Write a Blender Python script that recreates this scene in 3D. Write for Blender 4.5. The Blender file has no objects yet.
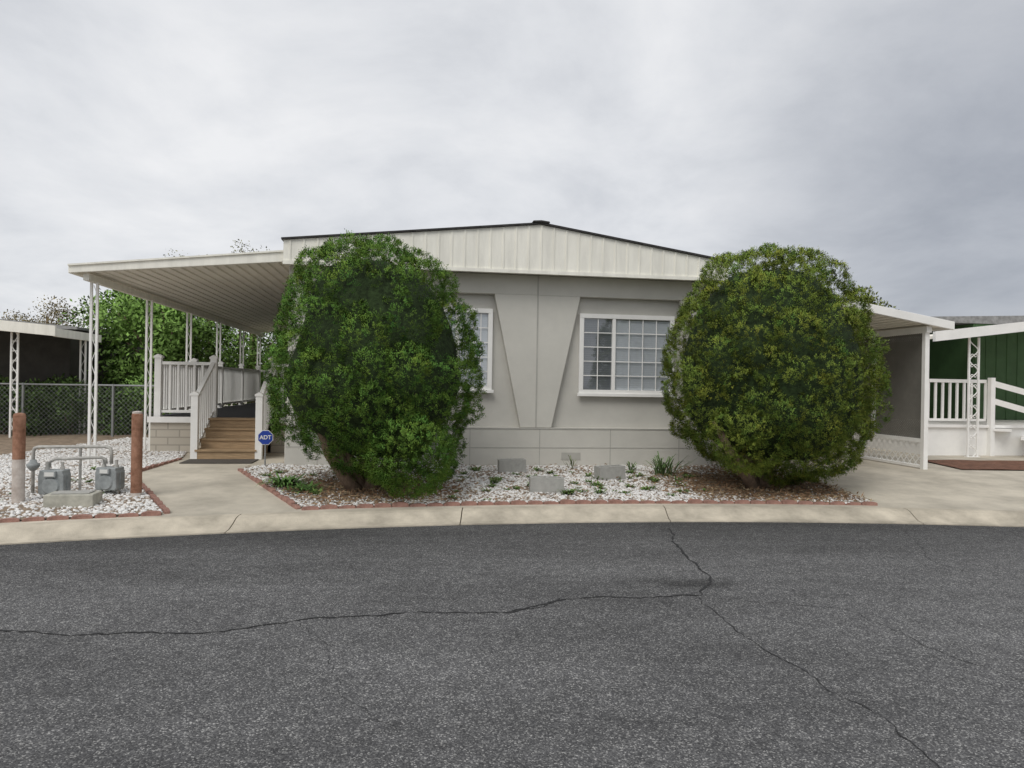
import bpy, bmesh, math, random
import numpy as np
from mathutils import Vector, Matrix
random.seed(7); rng = np.random.default_rng(7)
S = bpy.context.scene; C = S.collection
R = math.radians
TH = R(8.5); G = 0.25
HX, HY = 0.0, 11.8
def H(u, v, z=0.0):
    return (HX+u*math.cos(TH)-v*math.sin(TH), HY+u*math.sin(TH)+v*math.cos(TH), z)
def gp(px, py):
    dx = px-512+(py-384)*.0165; dy = (py-384)-(px-512)*.0165
    d = 1.6*711/dy; return (dx*d/711, d)
# ---------------------------------------------------------------- materials
def new_mat(name):
    m = bpy.data.materials.new(name); m.use_nodes = True
    nt = m.node_tree; b = nt.nodes['Principled BSDF']
    return m, nt, b
def N(nt, t, **kw):
    n = nt.nodes.new(t)
    for k, v in kw.items():
        if k in n.inputs: n.inputs[k].default_value = v
        else: setattr(n, k, v)
    return n
def mat(name, col, rough=.7, var=.12, scale=5, col2=None, bump=0, bscale=60, spec=.3, metal=0, stretch=None, detail=6):
    m, nt, b = new_mat(name)
    b.inputs['Roughness'].default_value = rough
    b.inputs['Specular IOR Level'].default_value = spec
    b.inputs['Metallic'].default_value = metal
    tc = N(nt, 'ShaderNodeTexCoord'); src = tc.outputs['Object']
    if stretch:
        mp = N(nt, 'ShaderNodeMapping'); mp.inputs['Scale'].default_value = stretch
        nt.links.new(src, mp.inputs[0]); src = mp.outputs[0]
    nz = N(nt, 'ShaderNodeTexNoise', Scale=scale, Detail=detail, Roughness=.65)
    nt.links.new(src, nz.inputs['Vector'])
    rp = N(nt, 'ShaderNodeValToRGB')
    a = [c*(1-var) for c in col]; c2 = list(col2) if col2 else [min(1, c*(1+var)) for c in col]
    rp.color_ramp.elements[0].position = .32; rp.color_ramp.elements[1].position = .68
    rp.color_ramp.elements[0].color = (*a, 1); rp.color_ramp.elements[1].color = (*c2, 1)
    nt.links.new(nz.outputs['Fac'], rp.inputs[0]); nt.links.new(rp.outputs[0], b.inputs['Base Color'])
    if bump:
        n2 = N(nt, 'ShaderNodeTexNoise', Scale=bscale, Detail=4)
        nt.links.new(tc.outputs['Object'], n2.inputs['Vector'])
        bp = N(nt, 'ShaderNodeBump', Strength=bump, Distance=.02)
        nt.links.new(n2.outputs['Fac'], bp.inputs['Height']); nt.links.new(bp.outputs[0], b.inputs['Normal'])
    return m
def attr_mat(name, rough=.65, spec=.2):
    m, nt, b = new_mat(name)
    at = N(nt, 'ShaderNodeAttribute'); at.attribute_name = 'Col'
    nt.links.new(at.outputs['Color'], b.inputs['Base Color'])
    b.inputs['Roughness'].default_value = rough; b.inputs['Specular IOR Level'].default_value = spec
    return m
def asphalt():
    m, nt, b = new_mat('asphalt')
    tc = N(nt, 'ShaderNodeTexCoord'); L = nt.links.new
    v = N(nt, 'ShaderNodeTexVoronoi', Scale=140.); L(tc.outputs['Object'], v.inputs['Vector'])
    sx = N(nt, 'ShaderNodeSeparateColor'); L(v.outputs['Color'], sx.inputs[0])
    r1 = N(nt, 'ShaderNodeValToRGB'); L(sx.outputs[0], r1.inputs[0])
    e = r1.color_ramp.elements
    e[0].position = 0; e[0].color = (.052, .052, .054, 1); e[1].position = 1; e[1].color = (.38, .375, .36, 1)
    k = e.new(.5); k.color = (.094, .093, .095, 1); k = e.new(.86); k.color = (.165, .164, .162, 1)
    n1 = N(nt, 'ShaderNodeTexNoise', Scale=.55, Detail=6., Roughness=.65)
    mp = N(nt, 'ShaderNodeMapping'); mp.inputs['Scale'].default_value = (.45, 1.3, 1); mp.inputs['Rotation'].default_value = (0, 0, R(-9))
    L(tc.outputs['Object'], mp.inputs[0]); L(mp.outputs[0], n1.inputs['Vector'])
    r2 = N(nt, 'ShaderNodeMapRange'); r2.inputs[1].default_value = .3; r2.inputs[2].default_value = .7; r2.inputs[3].default_value = .64; r2.inputs[4].default_value = 1.3
    L(n1.outputs['Fac'], r2.inputs[0])
    n3 = N(nt, 'ShaderNodeTexNoise', Scale=9., Detail=7., Roughness=.72); L(tc.outputs['Object'], n3.inputs['Vector'])
    r3 = N(nt, 'ShaderNodeMapRange'); r3.inputs[1].default_value = .3; r3.inputs[2].default_value = .7; r3.inputs[3].default_value = .72; r3.inputs[4].default_value = 1.24
    L(n3.outputs['Fac'], r3.inputs[0])
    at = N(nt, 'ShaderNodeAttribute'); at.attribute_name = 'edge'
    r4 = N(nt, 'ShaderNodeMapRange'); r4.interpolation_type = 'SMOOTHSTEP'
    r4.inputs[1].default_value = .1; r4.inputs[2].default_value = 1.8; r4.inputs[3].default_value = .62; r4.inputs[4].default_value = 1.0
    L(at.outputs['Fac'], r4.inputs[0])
    # oily stain around the crack junction
    sx_, sy_ = gp(682, 583)
    m2 = N(nt, 'ShaderNodeMapping'); m2.inputs['Location'].default_value = (-sx_*.9, -sy_*2.2, 0); m2.inputs['Scale'].default_value = (.9, 2.2, 0)
    L(tc.outputs['Object'], m2.inputs[0])
    ln = N(nt, 'ShaderNodeVectorMath', operation='LENGTH'); L(m2.outputs[0], ln.inputs[0])
    ad = N(nt, 'ShaderNodeMath', operation='ADD'); L(ln.outputs['Value'], ad.inputs[0])
    n5 = N(nt, 'ShaderNodeTexNoise', Scale=3., Detail=4.); L(tc.outputs['Object'], n5.inputs['Vector']); L(n5.outputs['Fac'], ad.inputs[1])
    r5 = N(nt, 'ShaderNodeMapRange'); r5.interpolation_type = 'SMOOTHSTEP'; r5.inputs[1].default_value = .55; r5.inputs[2].default_value = 1.1; r5.inputs[3].default_value = .45; r5.inputs[4].default_value = 1
    L(ad.outputs[0], r5.inputs[0])
    p1 = N(nt, 'ShaderNodeMath', operation='MULTIPLY'); L(r2.outputs[0], p1.inputs[0]); L(r3.outputs[0], p1.inputs[1])
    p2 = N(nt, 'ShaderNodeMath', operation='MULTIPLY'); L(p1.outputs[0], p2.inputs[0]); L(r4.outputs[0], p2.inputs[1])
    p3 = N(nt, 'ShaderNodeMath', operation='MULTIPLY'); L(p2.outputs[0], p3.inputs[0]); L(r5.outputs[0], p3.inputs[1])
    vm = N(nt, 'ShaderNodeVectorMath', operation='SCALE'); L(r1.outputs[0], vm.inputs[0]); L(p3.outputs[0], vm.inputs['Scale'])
    L(vm.outputs[0], b.inputs['Base Color'])
    b.inputs['Roughness'].default_value = .85; b.inputs['Specular IOR Level'].default_value = .25
    bp = N(nt, 'ShaderNodeBump', Strength=.6, Distance=.005); L(v.outputs['Distance'], bp.inputs['Height']); bp.invert = True
    L(bp.outputs[0], b.inputs['Normal'])
    return m
def brickish(name, c1, c2, mortar, scale, bw=.4, bh=.2):
    m, nt, b = new_mat(name); L = nt.links.new
    tc = N(nt, 'ShaderNodeTexCoord'); mp = N(nt, 'ShaderNodeMapping'); mp.inputs['Rotation'].default_value = (R(90), 0, 0)
    L(tc.outputs['Object'], mp.inputs[0])
    br = N(nt, 'ShaderNodeTexBrick', Scale=scale); br.inputs['Color1'].default_value = (*c1, 1); br.inputs['Color2'].default_value = (*c2, 1)
    br.inputs['Mortar'].default_value = (*mortar, 1); br.inputs['Mortar Size'].default_value = .012
    br.inputs['Brick Width'].default_value = bw; br.inputs['Row Height'].default_value = bh
    L(mp.outputs[0], br.inputs['Vector']); L(br.outputs['Color'], b.inputs['Base Color']); b.inputs['Roughness'].default_value = .85
    return m
def glass_mat():
    m, nt, b = new_mat('window_glass'); L = nt.links.new
    t = N(nt, 'ShaderNodeBsdfTransparent'); t.inputs[0].default_value = (.92, .94, .955, 1)
    g = N(nt, 'ShaderNodeBsdfGlossy'); g.inputs['Roughness'].default_value = .03; g.inputs[0].default_value = (.95, .97, 1, 1)
    mx = N(nt, 'ShaderNodeMixShader'); mx.inputs[0].default_value = .12
    L(t.outputs[0], mx.inputs[1]); L(g.outputs[0], mx.inputs[2]); L(mx.outputs[0], nt.nodes['Material Output'].inputs[0])
    return m
M = dict(
 asphalt=asphalt(),
 crack=mat('crack_tar', (.030, .030, .031), .9, .35, 20),
 concrete=mat('concrete', (.50, .455, .375), .9, .26, 1.3, bump=.25, bscale=120, detail=9),
 curb=mat('curb_concrete', (.48, .43, .345), .9, .32, 2.2, bump=.4, bscale=90, detail=9),
 soil=mat('soil', (.26, .20, .145), .95, .4, 7, bump=.8, bscale=45, detail=9),
 bark=mat('bark_soil', (.17, .085, .055), .95, .4, 9, bump=.8, bscale=45),
 ground=mat('ground', (.14, .13, .11), .95, .2, .3),
 wall=mat('wall_paint', (.575, .56, .51), .75, .07, 1.2, bump=.18, bscale=150, detail=8),
 wallrec=mat('recess_paint', (.55, .535, .49), .75, .07, 1.2, bump=.3, bscale=110),
 seam=mat('seam_paint', (.42, .41, .375), .8, .1, 3),
 fascia=mat('fascia_white', (.84, .82, .74), .55, .10, 2.0, bump=.05, stretch=(3, 3, .5)),
 white=mat('white_paint', (.85, .84, .81), .5, .05, 3),
 under=mat('awning_underside', (.89, .85, .76), .6, .06, 1.5),
 shingle=mat('roof_shingle', (.045, .043, .042), .9, .4, 14, bump=.5, bscale=40),
 greyroof=mat('grey_roof', (.22, .22, .22), .9, .3, 9),
 blind=mat('window_blind', (.68, .70, .72), .7, .05, 3),
 blind2=mat('window_blind_dark', (.19, .20, .21), .7, .05, 3),
 glass=glass_mat(),
 wood=mat('step_wood', (.37, .26, .155), .75, .3, 4, stretch=(1, 12, 12)),
 carpet=mat('deck_carpet', (.055, .055, .06), .95, .2, 40),
 block=brickish('skirt_block', (.54, .49, .41), (.48, .44, .37), (.35, .32, .27), 1.0, .4, .14),
 redbrick=mat('edging_red', (.31, .175, .14), .9, .3, 12, bump=.4, bscale=80),
 cinder=mat('cinder', (.38, .375, .35), .95, .12, 14, bump=.3, bscale=140),
 cbox=mat('concrete_box', (.42, .41, .35), .95, .25, 8, bump=.5, bscale=100),
 metergrey=mat('meter_grey', (.29, .31, .31), .6, .25, 9, spec=.3),
 pipe=mat('pipe_grey', (.42, .41, .38), .65, .3, 12),
 dial=mat('dial_white', (.70, .70, .67), .4, .05, 5),
 black=mat('black_plastic', (.02, .02, .02), .5, .1, 5),
 mat_=mat('mat_fibre', (.09, .08, .07), .95, .3, 50),
 rust=mat('rust_red', (.27, .125, .072), .85, .35, 9, bump=.3, bscale=60, col2=(.41, .225, .15)),
 chalk=mat('faded_red', (.56, .47, .41), .9, .3, 8, col2=(.66, .61, .56)),
 blue=mat('sign_blue', (.03, .07, .38), .4, .05, 5),
 steel=mat('galv_steel', (.30, .31, .31), .5, .1, 10, metal=.5),
 shadewall=mat('shade_wall', (.06, .056, .05), .8, .2, 4),  # colour darkened to hold the shade under awning and inside carport opening
 green=mat('green_siding', (.050, .105, .040), .6, .12, 4),
 tan=mat('tan_lattice', (.19, .182, .162), .8, .1, 4),
 trunk=mat('trunk_bark', (.19, .135, .095), .95, .35, 15, bump=.8, bscale=30, stretch=(1, 1, .25)),
 leaf=attr_mat('juniper_leaf', .75, .12),
 tleaf=attr_mat('tree_leaf', .6, .2),
 rock=attr_mat('white_rock', .85, .2),
 litter=attr_mat('dry_litter', .95, .1),
)
# ---------------------------------------------------------------- builders
def prop(o, label=None, cat=None, group=None, kind=None):
    if label: o['label'] = label
    if cat: o['category'] = cat
    if group: o['group'] = group
    if kind: o['kind'] = kind
    return o
def empty(name, loc, rz=0, label=None, cat=None, group=None):
    o = bpy.data.objects.new(name, None); C.objects.link(o); o.location = loc; o.rotation_euler = (0, 0, rz); o.empty_display_size = .2
    return prop(o, label, cat, group)
class MB:
    def __init__(s): s.v = []; s.f = []
    def add(s, vs, fs):
        b = len(s.v); s.v += [tuple(p) for p in vs]; s.f += [tuple(b+i for i in f) for f in fs]; return s
    def box(s, x0, x1, y0, y1, z0, z1):
        return s.add([(x0,y0,z0),(x1,y0,z0),(x1,y1,z0),(x0,y1,z0),(x0,y0,z1),(x1,y0,z1),(x1,y1,z1),(x0,y1,z1)],
                     [(0,3,2,1),(4,5,6,7),(0,1,5,4),(1,2,6,5),(2,3,7,6),(3,0,4,7)])
    def prism(s, poly, y0, y1):       # poly in (x,z)
        n = len(poly)
        vs = [(x, y0, z) for x, z in poly]+[(x, y1, z) for x, z in poly]
        return s.add(vs, [tuple(range(n)), tuple(range(2*n-1, n-1, -1))]+[(i, (i+1) % n, n+(i+1) % n, n+i) for i in range(n)])
    def bar(s, p, q, w, h):           # rectangular bar between two points
        p = Vector(p); q = Vector(q); d = (q-p).normalized()
        up = Vector((0, 0, 1)) if abs(d.z) < .95 else Vector((0, 1, 0))
        a = d.cross(up).normalized()*(w/2); b = a.cross(d).normalized()*(h/2)
        vs = [p-a-b, p+a-b, p+a+b, p-a+b, q-a-b, q+a-b, q+a+b, q-a+b]
        return s.add(vs, [(0,3,2,1),(4,5,6,7),(0,1,5,4),(1,2,6,5),(2,3,7,6),(3,0,4,7)])
    def tube(s, pts, r, n=8):
        pts = [Vector(p) for p in pts]; k = len(pts)
        rs = r if isinstance(r, (list, tuple)) else [r]*k
        vs = []; ref = Vector((.31, .87, .2)).normalized()
        for i, p in enumerate(pts):
            d = (pts[min(i+1, k-1)]-pts[max(i-1, 0)]).normalized()
            a = d.cross(ref)
            if a.length < .05: a = d.cross(Vector((1, 0, 0)))
            a.normalize(); b = d.cross(a)
            for j in range(n):
                t = 2*math.pi*j/n; vs.append(p+(a*math.cos(t)+b*math.sin(t))*rs[i])
        fs = [(i*n+j, i*n+(j+1) % n, (i+1)*n+(j+1) % n, (i+1)*n+j) for i in range(k-1) for j in range(n)]
        fs += [tuple(range(n-1, -1, -1)), tuple((k-1)*n+j for j in range(n))]
        return s.add(vs, fs)
    def lathe(s, prof, cx=0, cy=0, n=20):
        vs = [(cx+r*math.cos(2*math.pi*j/n), cy+r*math.sin(2*math.pi*j/n), z) for r, z in prof for j in range(n)]
        k = len(prof)
        fs = [(i*n+j, i*n+(j+1) % n, (i+1)*n+(j+1) % n, (i+1)*n+j) for i in range(k-1) for j in range(n)]
        fs += [tuple(range(n-1, -1, -1)), tuple((k-1)*n+j for j in range(n))]
        return s.add(vs, fs)
    def lattice(s, p0, ax, L, Hh, sp, w, th=.006):
        p0 = Vector(p0); ax = Vector(ax).normalized(); up = Vector((0, 0, 1)); nr = ax.cross(up)
        for sgn in (1, -1):
            c = -Hh+sp/2
            while c < L:
                a0 = max(0, -c); a1 = min(Hh, L-c)
                if a1-a0 > w:
                    def P(t):
                        x = c+t
                        return (x if sgn > 0 else L-x), t
                    x0, z0 = P(a0); x1, z1 = P(a1)
                    d = Vector((x1-x0, z1-z0)).normalized(); pr = Vector((-d.y, d.x))*(w/2)
                    off = nr*(th*.5*sgn)
                    q = []
                    for (x, z) in ((x0-pr.x, z0-pr.y), (x1-pr.x, z1-pr.y), (x1+pr.x, z1+pr.y), (x0+pr.x, z0+pr.y)):
                        q.append(p0+ax*x+up*z+off)
                    s.add(q, [(0, 1, 2, 3)])
                c += sp
        return s
    def build(s, name, m, parent=None, dz=0, bevel=0, smooth=False, recalc=True):
        me = bpy.data.meshes.new(name); me.from_pydata([(x, y, z+dz) for x, y, z in s.v], [], s.f); me.update()
        if recalc:
            bm = bmesh.new(); bm.from_mesh(me); bmesh.ops.recalc_face_normals(bm, faces=bm.faces); bm.to_mesh(me); bm.free()
        me.materials.append(M[m] if isinstance(m, str) else m)
        if smooth:
            for p in me.polygons: p.use_smooth = True
        o = bpy.data.objects.new(name, me); C.objects.link(o)
        if parent: o.parent = parent
        if bevel:
            b = o.modifiers.new('bevel', 'BEVEL'); b.width = bevel; b.segments = 2; b.limit_method = 'ANGLE'
        return o
def big_mesh(name, V, k, col, m, parent=None, faces=None, nrm=None):
    """every k consecutive vertices one face, or explicit faces (m,k); nrm = one shading normal per face"""
    V = np.ascontiguousarray(V, dtype=np.float32).reshape(-1, 3)
    if faces is None: faces = np.arange(len(V), dtype=np.int32).reshape(-1, k)
    faces = np.ascontiguousarray(faces, dtype=np.int32)
    if nrm is not None:
        a = V[faces[:, 0]]; gn = np.cross(V[faces[:, 1]]-a, V[faces[:, 2]]-a)
        fl = (gn*nrm).sum(1) < 0
        faces[fl] = faces[fl][:, ::-1]
    me = bpy.data.meshes.new(name)
    me.vertices.add(len(V)); me.vertices.foreach_set('co', V.ravel())
    me.loops.add(faces.size); me.loops.foreach_set('vertex_index', faces.ravel())
    me.polygons.add(len(faces)); me.polygons.foreach_set('loop_start', np.arange(len(faces), dtype=np.int32)*faces.shape[1])
    me.update(calc_edges=True)
    a = me.attributes.new('Col', 'FLOAT_COLOR', 'POINT')
    cc = np.ones((len(V), 4), dtype=np.float32); cc[:, :3] = col.reshape(-1, 3)
    a.data.foreach_set('color', cc.ravel())
    me.materials.append(M[m])
    if nrm is not None:
        me.polygons.foreach_set('use_smooth', np.ones(len(faces), dtype=bool))
        nv = np.zeros((len(V), 3), dtype=np.float32)
        for j in range(faces.shape[1]): nv[faces[:, j]] = nrm
        me.normals_split_custom_set_from_vertices(nv)
    o = bpy.data.objects.new(name, me); C.objects.link(o)
    if parent: o.parent = parent
    return o
def unit(a): return a/(np.linalg.norm(a, axis=-1, keepdims=True)+1e-9)
def blades(P, D, length, width, c0, c1, rs=rng):
    """diamond blades: root P, dir D"""
    n = len(P); D = unit(D); r = unit(rs.normal(size=(n, 3))); side = unit(np.cross(D, r))*width[:, None]*.5
    mid = P+D*(length*.45)[:, None]; tip = P+D*length[:, None]
    V = np.stack([P, mid+side, tip, mid-side], 1)
    cm = c0*.5+c1*.5
    return V, np.stack([c0, cm, c1, cm], 1)
# ---------------------------------------------------------------- ground
def cY(X):
    def q(x): return 6.7+.307*(x+4.83)-.02196*(x+4.83)*(x+.6)
    if X < -6: return q(-6)+.3*(X+6)
    if X > 6: return q(6)
    return q(X)
def gz(X, Y):
    s = Y-cY(X)-.45
    return .12+.13*min(1, max(0, s/3.2))
def sheet(name, rows, m, kind='structure', attr=None):
    n = len(rows[0]); vs = [p for r in rows for p in r]
    fs = [(i*n+j, i*n+j+1, (i+1)*n+j+1, (i+1)*n+j) for i in range(len(rows)-1) for j in range(n-1)]
    b = MB(); b.add(vs, fs); o = b.build(name, m); prop(o, kind=kind)
    if attr:
        a = o.data.attributes.new('edge', 'FLOAT', 'POINT'); a.data.foreach_set('value', attr)
    return o
g = MB(); g.add([(-500,-500,-.06),(500,-500,-.06),(500,500,-.06),(-500,500,-.06)], [(0,1,2,3)])
prop(g.build('ground', 'ground'), kind='structure')
xs = [-60, -40, -25]+[x*.25 for x in range(-64, 65)]+[25, 40, 60]
ss = [0, .1, .3, .6, 1, 1.5, 2.2, 3, 4, 6, 9, 14, 22]
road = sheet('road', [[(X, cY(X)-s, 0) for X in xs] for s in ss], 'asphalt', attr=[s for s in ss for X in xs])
# rolled curb in lengths with open joints
prof = [(0, -.03), (0, .012), (.10, .022), (.2, .06), (.29, .105), (.36, .12), (.452, .122), (.452, -.03)]
b = MB(); joints = [-60, -12, -9, -5.9, -2.95, -.56, 1.9, 4.95, 8, 11, 14, 60]
for a0, a1 in zip(joints[:-1], joints[1:]):
    n = max(2, int((a1-a0)/.3)); row = []
    for i in range(n+1):
        X = a0+.006+(a1-a0-.012)*i/n
        row.append([(X, cY(X)+s, z) for s, z in prof])
    k = len(prof); vs = [p for r in row for p in r]
    fs = [(i*k+j, (i+1)*k+j, (i+1)*k+j+1, i*k+j+1) for i in range(n) for j in range(k-1)]
    fs += [tuple(range(k)), tuple(n*k+j for j in range(k-1, -1, -1))]
    b.add(vs, fs)
prop(b.build('curb', 'curb'), kind='structure')
sheet('pavement', [[(X, cY(X)+.45+s, gz(X, cY(X)+.45+s)-.001) for X in xs] for s in [.004, .3, .8, 1.6, 2.4, 3.2, 4, 8, 20, 45]], 'concrete')
def poly_at(pts, t):
    L = [0]
    for a, c in zip(pts[:-1], pts[1:]): L.append(L[-1]+math.dist(a, c))
    d = t*L[-1]
    for i in range(len(pts)-1):
        if d <= L[i+1]+1e-9:
            f = (d-L[i])/(L[i+1]-L[i]); return tuple(pts[i][k]+(pts[i+1][k]-pts[i][k])*f for k in range(2))
    return pts[-1]
def bed_map(curves):
    def f(t, w):
        w *= len(curves)-1; i = min(int(w), len(curves)-2); f_ = w-i
        a = poly_at(curves[i], t); c = poly_at(curves[i+1], t)
        return a[0]+(c[0]-a[0])*f_, a[1]+(c[1]-a[1])*f_
    return f
def bed(name, curves, m, lift=.012, nc=70, nr=21):
    f = bed_map(curves); rows = []
    for j in range(nr+1):
        r = []
        for i in range(nc+1):
            x, y = f(i/nc, j/nr); r.append((x, y, gz(x, y)+lift+.012*math.sin(x*5.1+y*3.3)*math.sin(y*4.7-x*2.2)*.5+.006))
        rows.append(r)
    sheet(name, rows, m); return f
def front(x0, x1, off, n=24): return [(x0+(x1-x0)*i/n, cY(x0+(x1-x0)*i/n)+.45+off) for i in range(n+1)]
rb_front = front(-2.35, 4.7, .14)
A = (-4.04, 10.6)
rb_back = [A, (-3.75, 11.35), H(-3.4, .05)[:2], H(3.3, .05)[:2], (4.5, 12.5)]
RB = bed('planting_bed', [rb_front, rb_back], 'soil')
lb_front = front(-12, -3.75, .12)
lb_mid = [(-13, 10.0), (-5.35, 9.95)]
lb_back = [(-14, 12.6), (-5.55, 12.0)]
lb_far = [(-14.2, 15.0), (-7.0, 15.9)]
LB = bed('planting_bed', [lb_front, lb_mid, lb_back, lb_far], 'soil')
bed('planting_bed', [[(-14.2, 15.02), (-7.0, 15.92)], [(-15, 19.5), (-7.8, 20.5)]], 'soil', nc=30, nr=10)
BB = bed('bark_bed', [[(7.75, 12.2), (13.5, 12.4)], [(7.9, 13.75), (13.5, 14.2)]], 'bark', nc=24, nr=8)
# ---------------------------------------------------------------- cracks in the road (parts of the road)
def crack(pix, w0, w1, seed, z=.004):
    r = random.Random(seed); pts = [gp(*p) for p in pix]; out = []
    for a, c in zip(pts[:-1], pts[1:]):
        n = max(2, int(math.dist(a, c)/.045))
        for i in range(n): out.append((a[0]+(c[0]-a[0])*i/n, a[1]+(c[1]-a[1])*i/n))
    out.append(pts[-1]); off = 0; L = []; Rr = []
    for i, p in enumerate(out):
        q0 = out[max(i-1, 0)]; q1 = out[min(i+1, len(out)-1)]
        d = Vector((q1[0]-q0[0], q1[1]-q0[1])).normalized(); nx, ny = -d.y, d.x
        off = off*.90+r.uniform(-.02, .02); w = r.uniform(w0, w1)*.5
        if i in (0, len(out)-1): w *= .2
        L.append((p[0]+nx*(off+w), p[1]+ny*(off+w), z)); Rr.append((p[0]+nx*(off-w), p[1]+ny*(off-w), z))
    n = len(L); mb = MB(); mb.add(L+Rr, [(i, i+1, n+i+1, n+i) for i in range(n-1)])
    return mb.build('crack', 'crack', road)
crack([(-40, 626), (0, 631), (90, 634), (200, 634), (300, 622), (420, 612), (505, 610), (560, 598), (640, 597), (702, 596)], .003, .026, 1)
crack([(668, 528), (676, 548), (690, 565), (706, 580), (708, 596)], .006, .028, 2)
crack([(700, 597), (730, 630), (775, 660), (830, 695), (885, 722), (920, 752), (950, 790)], .002, .011, 3)
crack([(702, 597), (780, 604), (850, 612), (905, 636), (960, 660), (1060, 690)], .002, .006, 4)
crack([(560, 598), (540, 606), (505, 612)], .006, .018, 5, .005)
crack([(905, 530), (930, 560), (1000, 585)], .002, .005, 6)
crack([(300, 622), (330, 645), (345, 690), (400, 730)], .001, .004, 9)
# ---------------------------------------------------------------- gravel, litter
ph = (1+5**.5)/2; iv = []
for a in (-1, 1):
    for c in (-ph, ph): iv += [(0, a, c), (a, c, 0), (c, 0, a)]
iv = unit(np.array(iv))
bm = bmesh.new(); [bm.verts.new(p) for p in iv]; bmesh.ops.convex_hull(bm, input=bm.verts)
bm.verts.index_update(); ico_f = np.array([[v.index for v in f.verts] for f in bm.faces]); ico_v = np.array([v.co[:] for v in bm.verts]); bm.free()
def rocks(name, f, n, keep, seed, label, s0=.008, s1=.023):
    rs = np.random.default_rng(seed); P = []
    while len(P) < n:
        t, w = rs.random(2); x, y = f(t, w)
        if rs.random() < keep(x, y): P.append((x, y, gz(x, y)+.02))
    P = np.array(P); n = len(P)
    sc = rs.uniform(s0, s1, n)[:, None]*rs.uniform(.75, 1.35, (n, 3)); sc[:, 2] *= .6
    V = ico_v[None]*(1+rs.normal(0, .13, (n, 12, 1)))
    V = V*sc[:, None, :]
    a = rs.uniform(0, 6.28, n); ca, sa = np.cos(a)[:, None], np.sin(a)[:, None]
    tl = rs.normal(0, .3, n)[:, None]
    x, y, z = V[..., 0], V[..., 1], V[..., 2]
    z2 = z+tl*x; V = np.stack([x*ca-y*sa, x*sa+y*ca, z2], -1)+P[:, None, :]
    Fc = (ico_f[None]+(np.arange(n)*12)[:, None, None]).reshape(-1, 3)
    base = rs.uniform(.58, .85, n)[:, None]*np.array([[1, .985, .955]])
    dark = rs.random(n) < .1; base[dark] *= np.array([.62, .55, .49])
    col = np.repeat(base[:, None, :], 12, 1)
    return prop(big_mesh(name, V, 3, col, 'rock', None, Fc), label, 'gravel', None, 'stuff')
def lump(x, y):
    return .5+.5*math.sin(x*2.3+1.1*math.sin(y*2.7))*math.sin(y*3.1+1.3*math.sin(x*1.7))
BL = (-1.88, 9.4); BR = (3.58, 10.25)
def keepR(x, y):
    k = .30+.70*lump(x, y)
    for (bx, by), r in ((BL, 1.25), (BR, 1.45)):
        d = math.hypot(x-bx, (y-by)*1.15)
        if d < r: k *= max(.05, (d/r)**4)
    if x > 2.5: k *= .55
    return k
rocks('white_gravel', RB, 18000, keepR, 3, 'white landscape gravel scattered between the two round bushes')
def keepL(x, y): return 0 if x < -8.5 else (.5+.5*lump(x+3, y))
rocks('white_gravel', LB, 19000, keepL, 4, 'white landscape gravel around the gas meters', .010, .026)
def litter(name, f, n, keep, seed, label):
    rs = np.random.default_rng(seed); P = []
    while len(P) < n:
        x, y = f(*rs.random(2))
        if rs.random() < keep(x, y): P.append((x, y, gz(x, y)+.028+rs.random()*.03))
    P = np.array(P); D = rs.normal(size=(n, 3)); D[:, 2] *= .35
    c = rs.uniform(.5, 1.3, n)[:, None]*np.array([[.29, .185, .11]])
    g_ = rs.random(n) < .2; c[g_] = np.array([.38, .30, .19])
    V, cc = blades(P, D, rs.uniform(.03, .09, n), rs.uniform(.008, .02, n), c, c, rs)
    return prop(big_mesh(name, V, 4, cc, 'litter'), label, 'leaf litter', None, 'stuff')
def keepB(b, r):
    def k(x, y):
        d = math.hypot(x-b[0], y-b[1]); return max(0, 1-(d/r)**3)+.03
    return k
litter('leaf_litter', RB, 5000, keepB(BL, 1.45), 5, 'brown dry litter under the left round bush')
litter('leaf_litter', RB, 6000, keepB(BR, 1.75), 6, 'brown dry litter under the right round bush')
# ---------------------------------------------------------------- red scalloped edging
def edging(pts, label, group):
    L = sum(math.dist(a, c) for a, c in zip(pts[:-1], pts[1:])); n = int(L/.205); first = None
    mb = MB(); w = .196
    poly = [(-w/2, -.05), (w/2, -.05), (w/2, .022)]+[(w/2*math.cos(R(a)), .022+.022*math.sin(R(a))) for a in range(20, 180, 20)]+[(-w/2, .022)]
    for i in range(n):
        x, y = poly_at(pts, (i+.5)/n); x2, y2 = poly_at(pts, min(1, (i+.6)/n)); x1, y1 = poly_at(pts, (i+.4)/n)
        if first is None:
            mb.prism(poly, -.028, .028); o = mb.build('edging_brick', 'redbrick', bevel=.006); first = o
        else:
            o = first.copy(); C.objects.link(o)
        o.location = (x, y, gz(x, y)+random.uniform(-.012, .010))
        o.rotation_euler = (random.uniform(-.08, .08), random.uniform(-.05, .05), math.atan2(y2-y1, x2-x1)+random.uniform(-.04, .04))
        prop(o, label, 'edging brick', group)
edging([(-2.38, cY(-2.38)+.56)]+rb_front[1:], 'red scalloped edging brick in the row along the curb before the two bushes', 'edging bricks along the curb before the bushes')
edging([A, (-2.42, cY(-2.42)+.60)], 'red scalloped edging brick in the slanting row between walkway and left bush', 'edging bricks between walkway and left bush')
edging([p for p in lb_front if p[0] > -7.5], 'red scalloped edging brick along the curb before the gas meters', 'edging bricks before the gas meters')
edging([(-3.72, cY(-3.75)+.62), (-5.3, 9.95), (-5.52, 11.9)], 'red scalloped edging brick between the gas meter bed and the walkway', 'edging bricks between gas meters and walkway')
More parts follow.
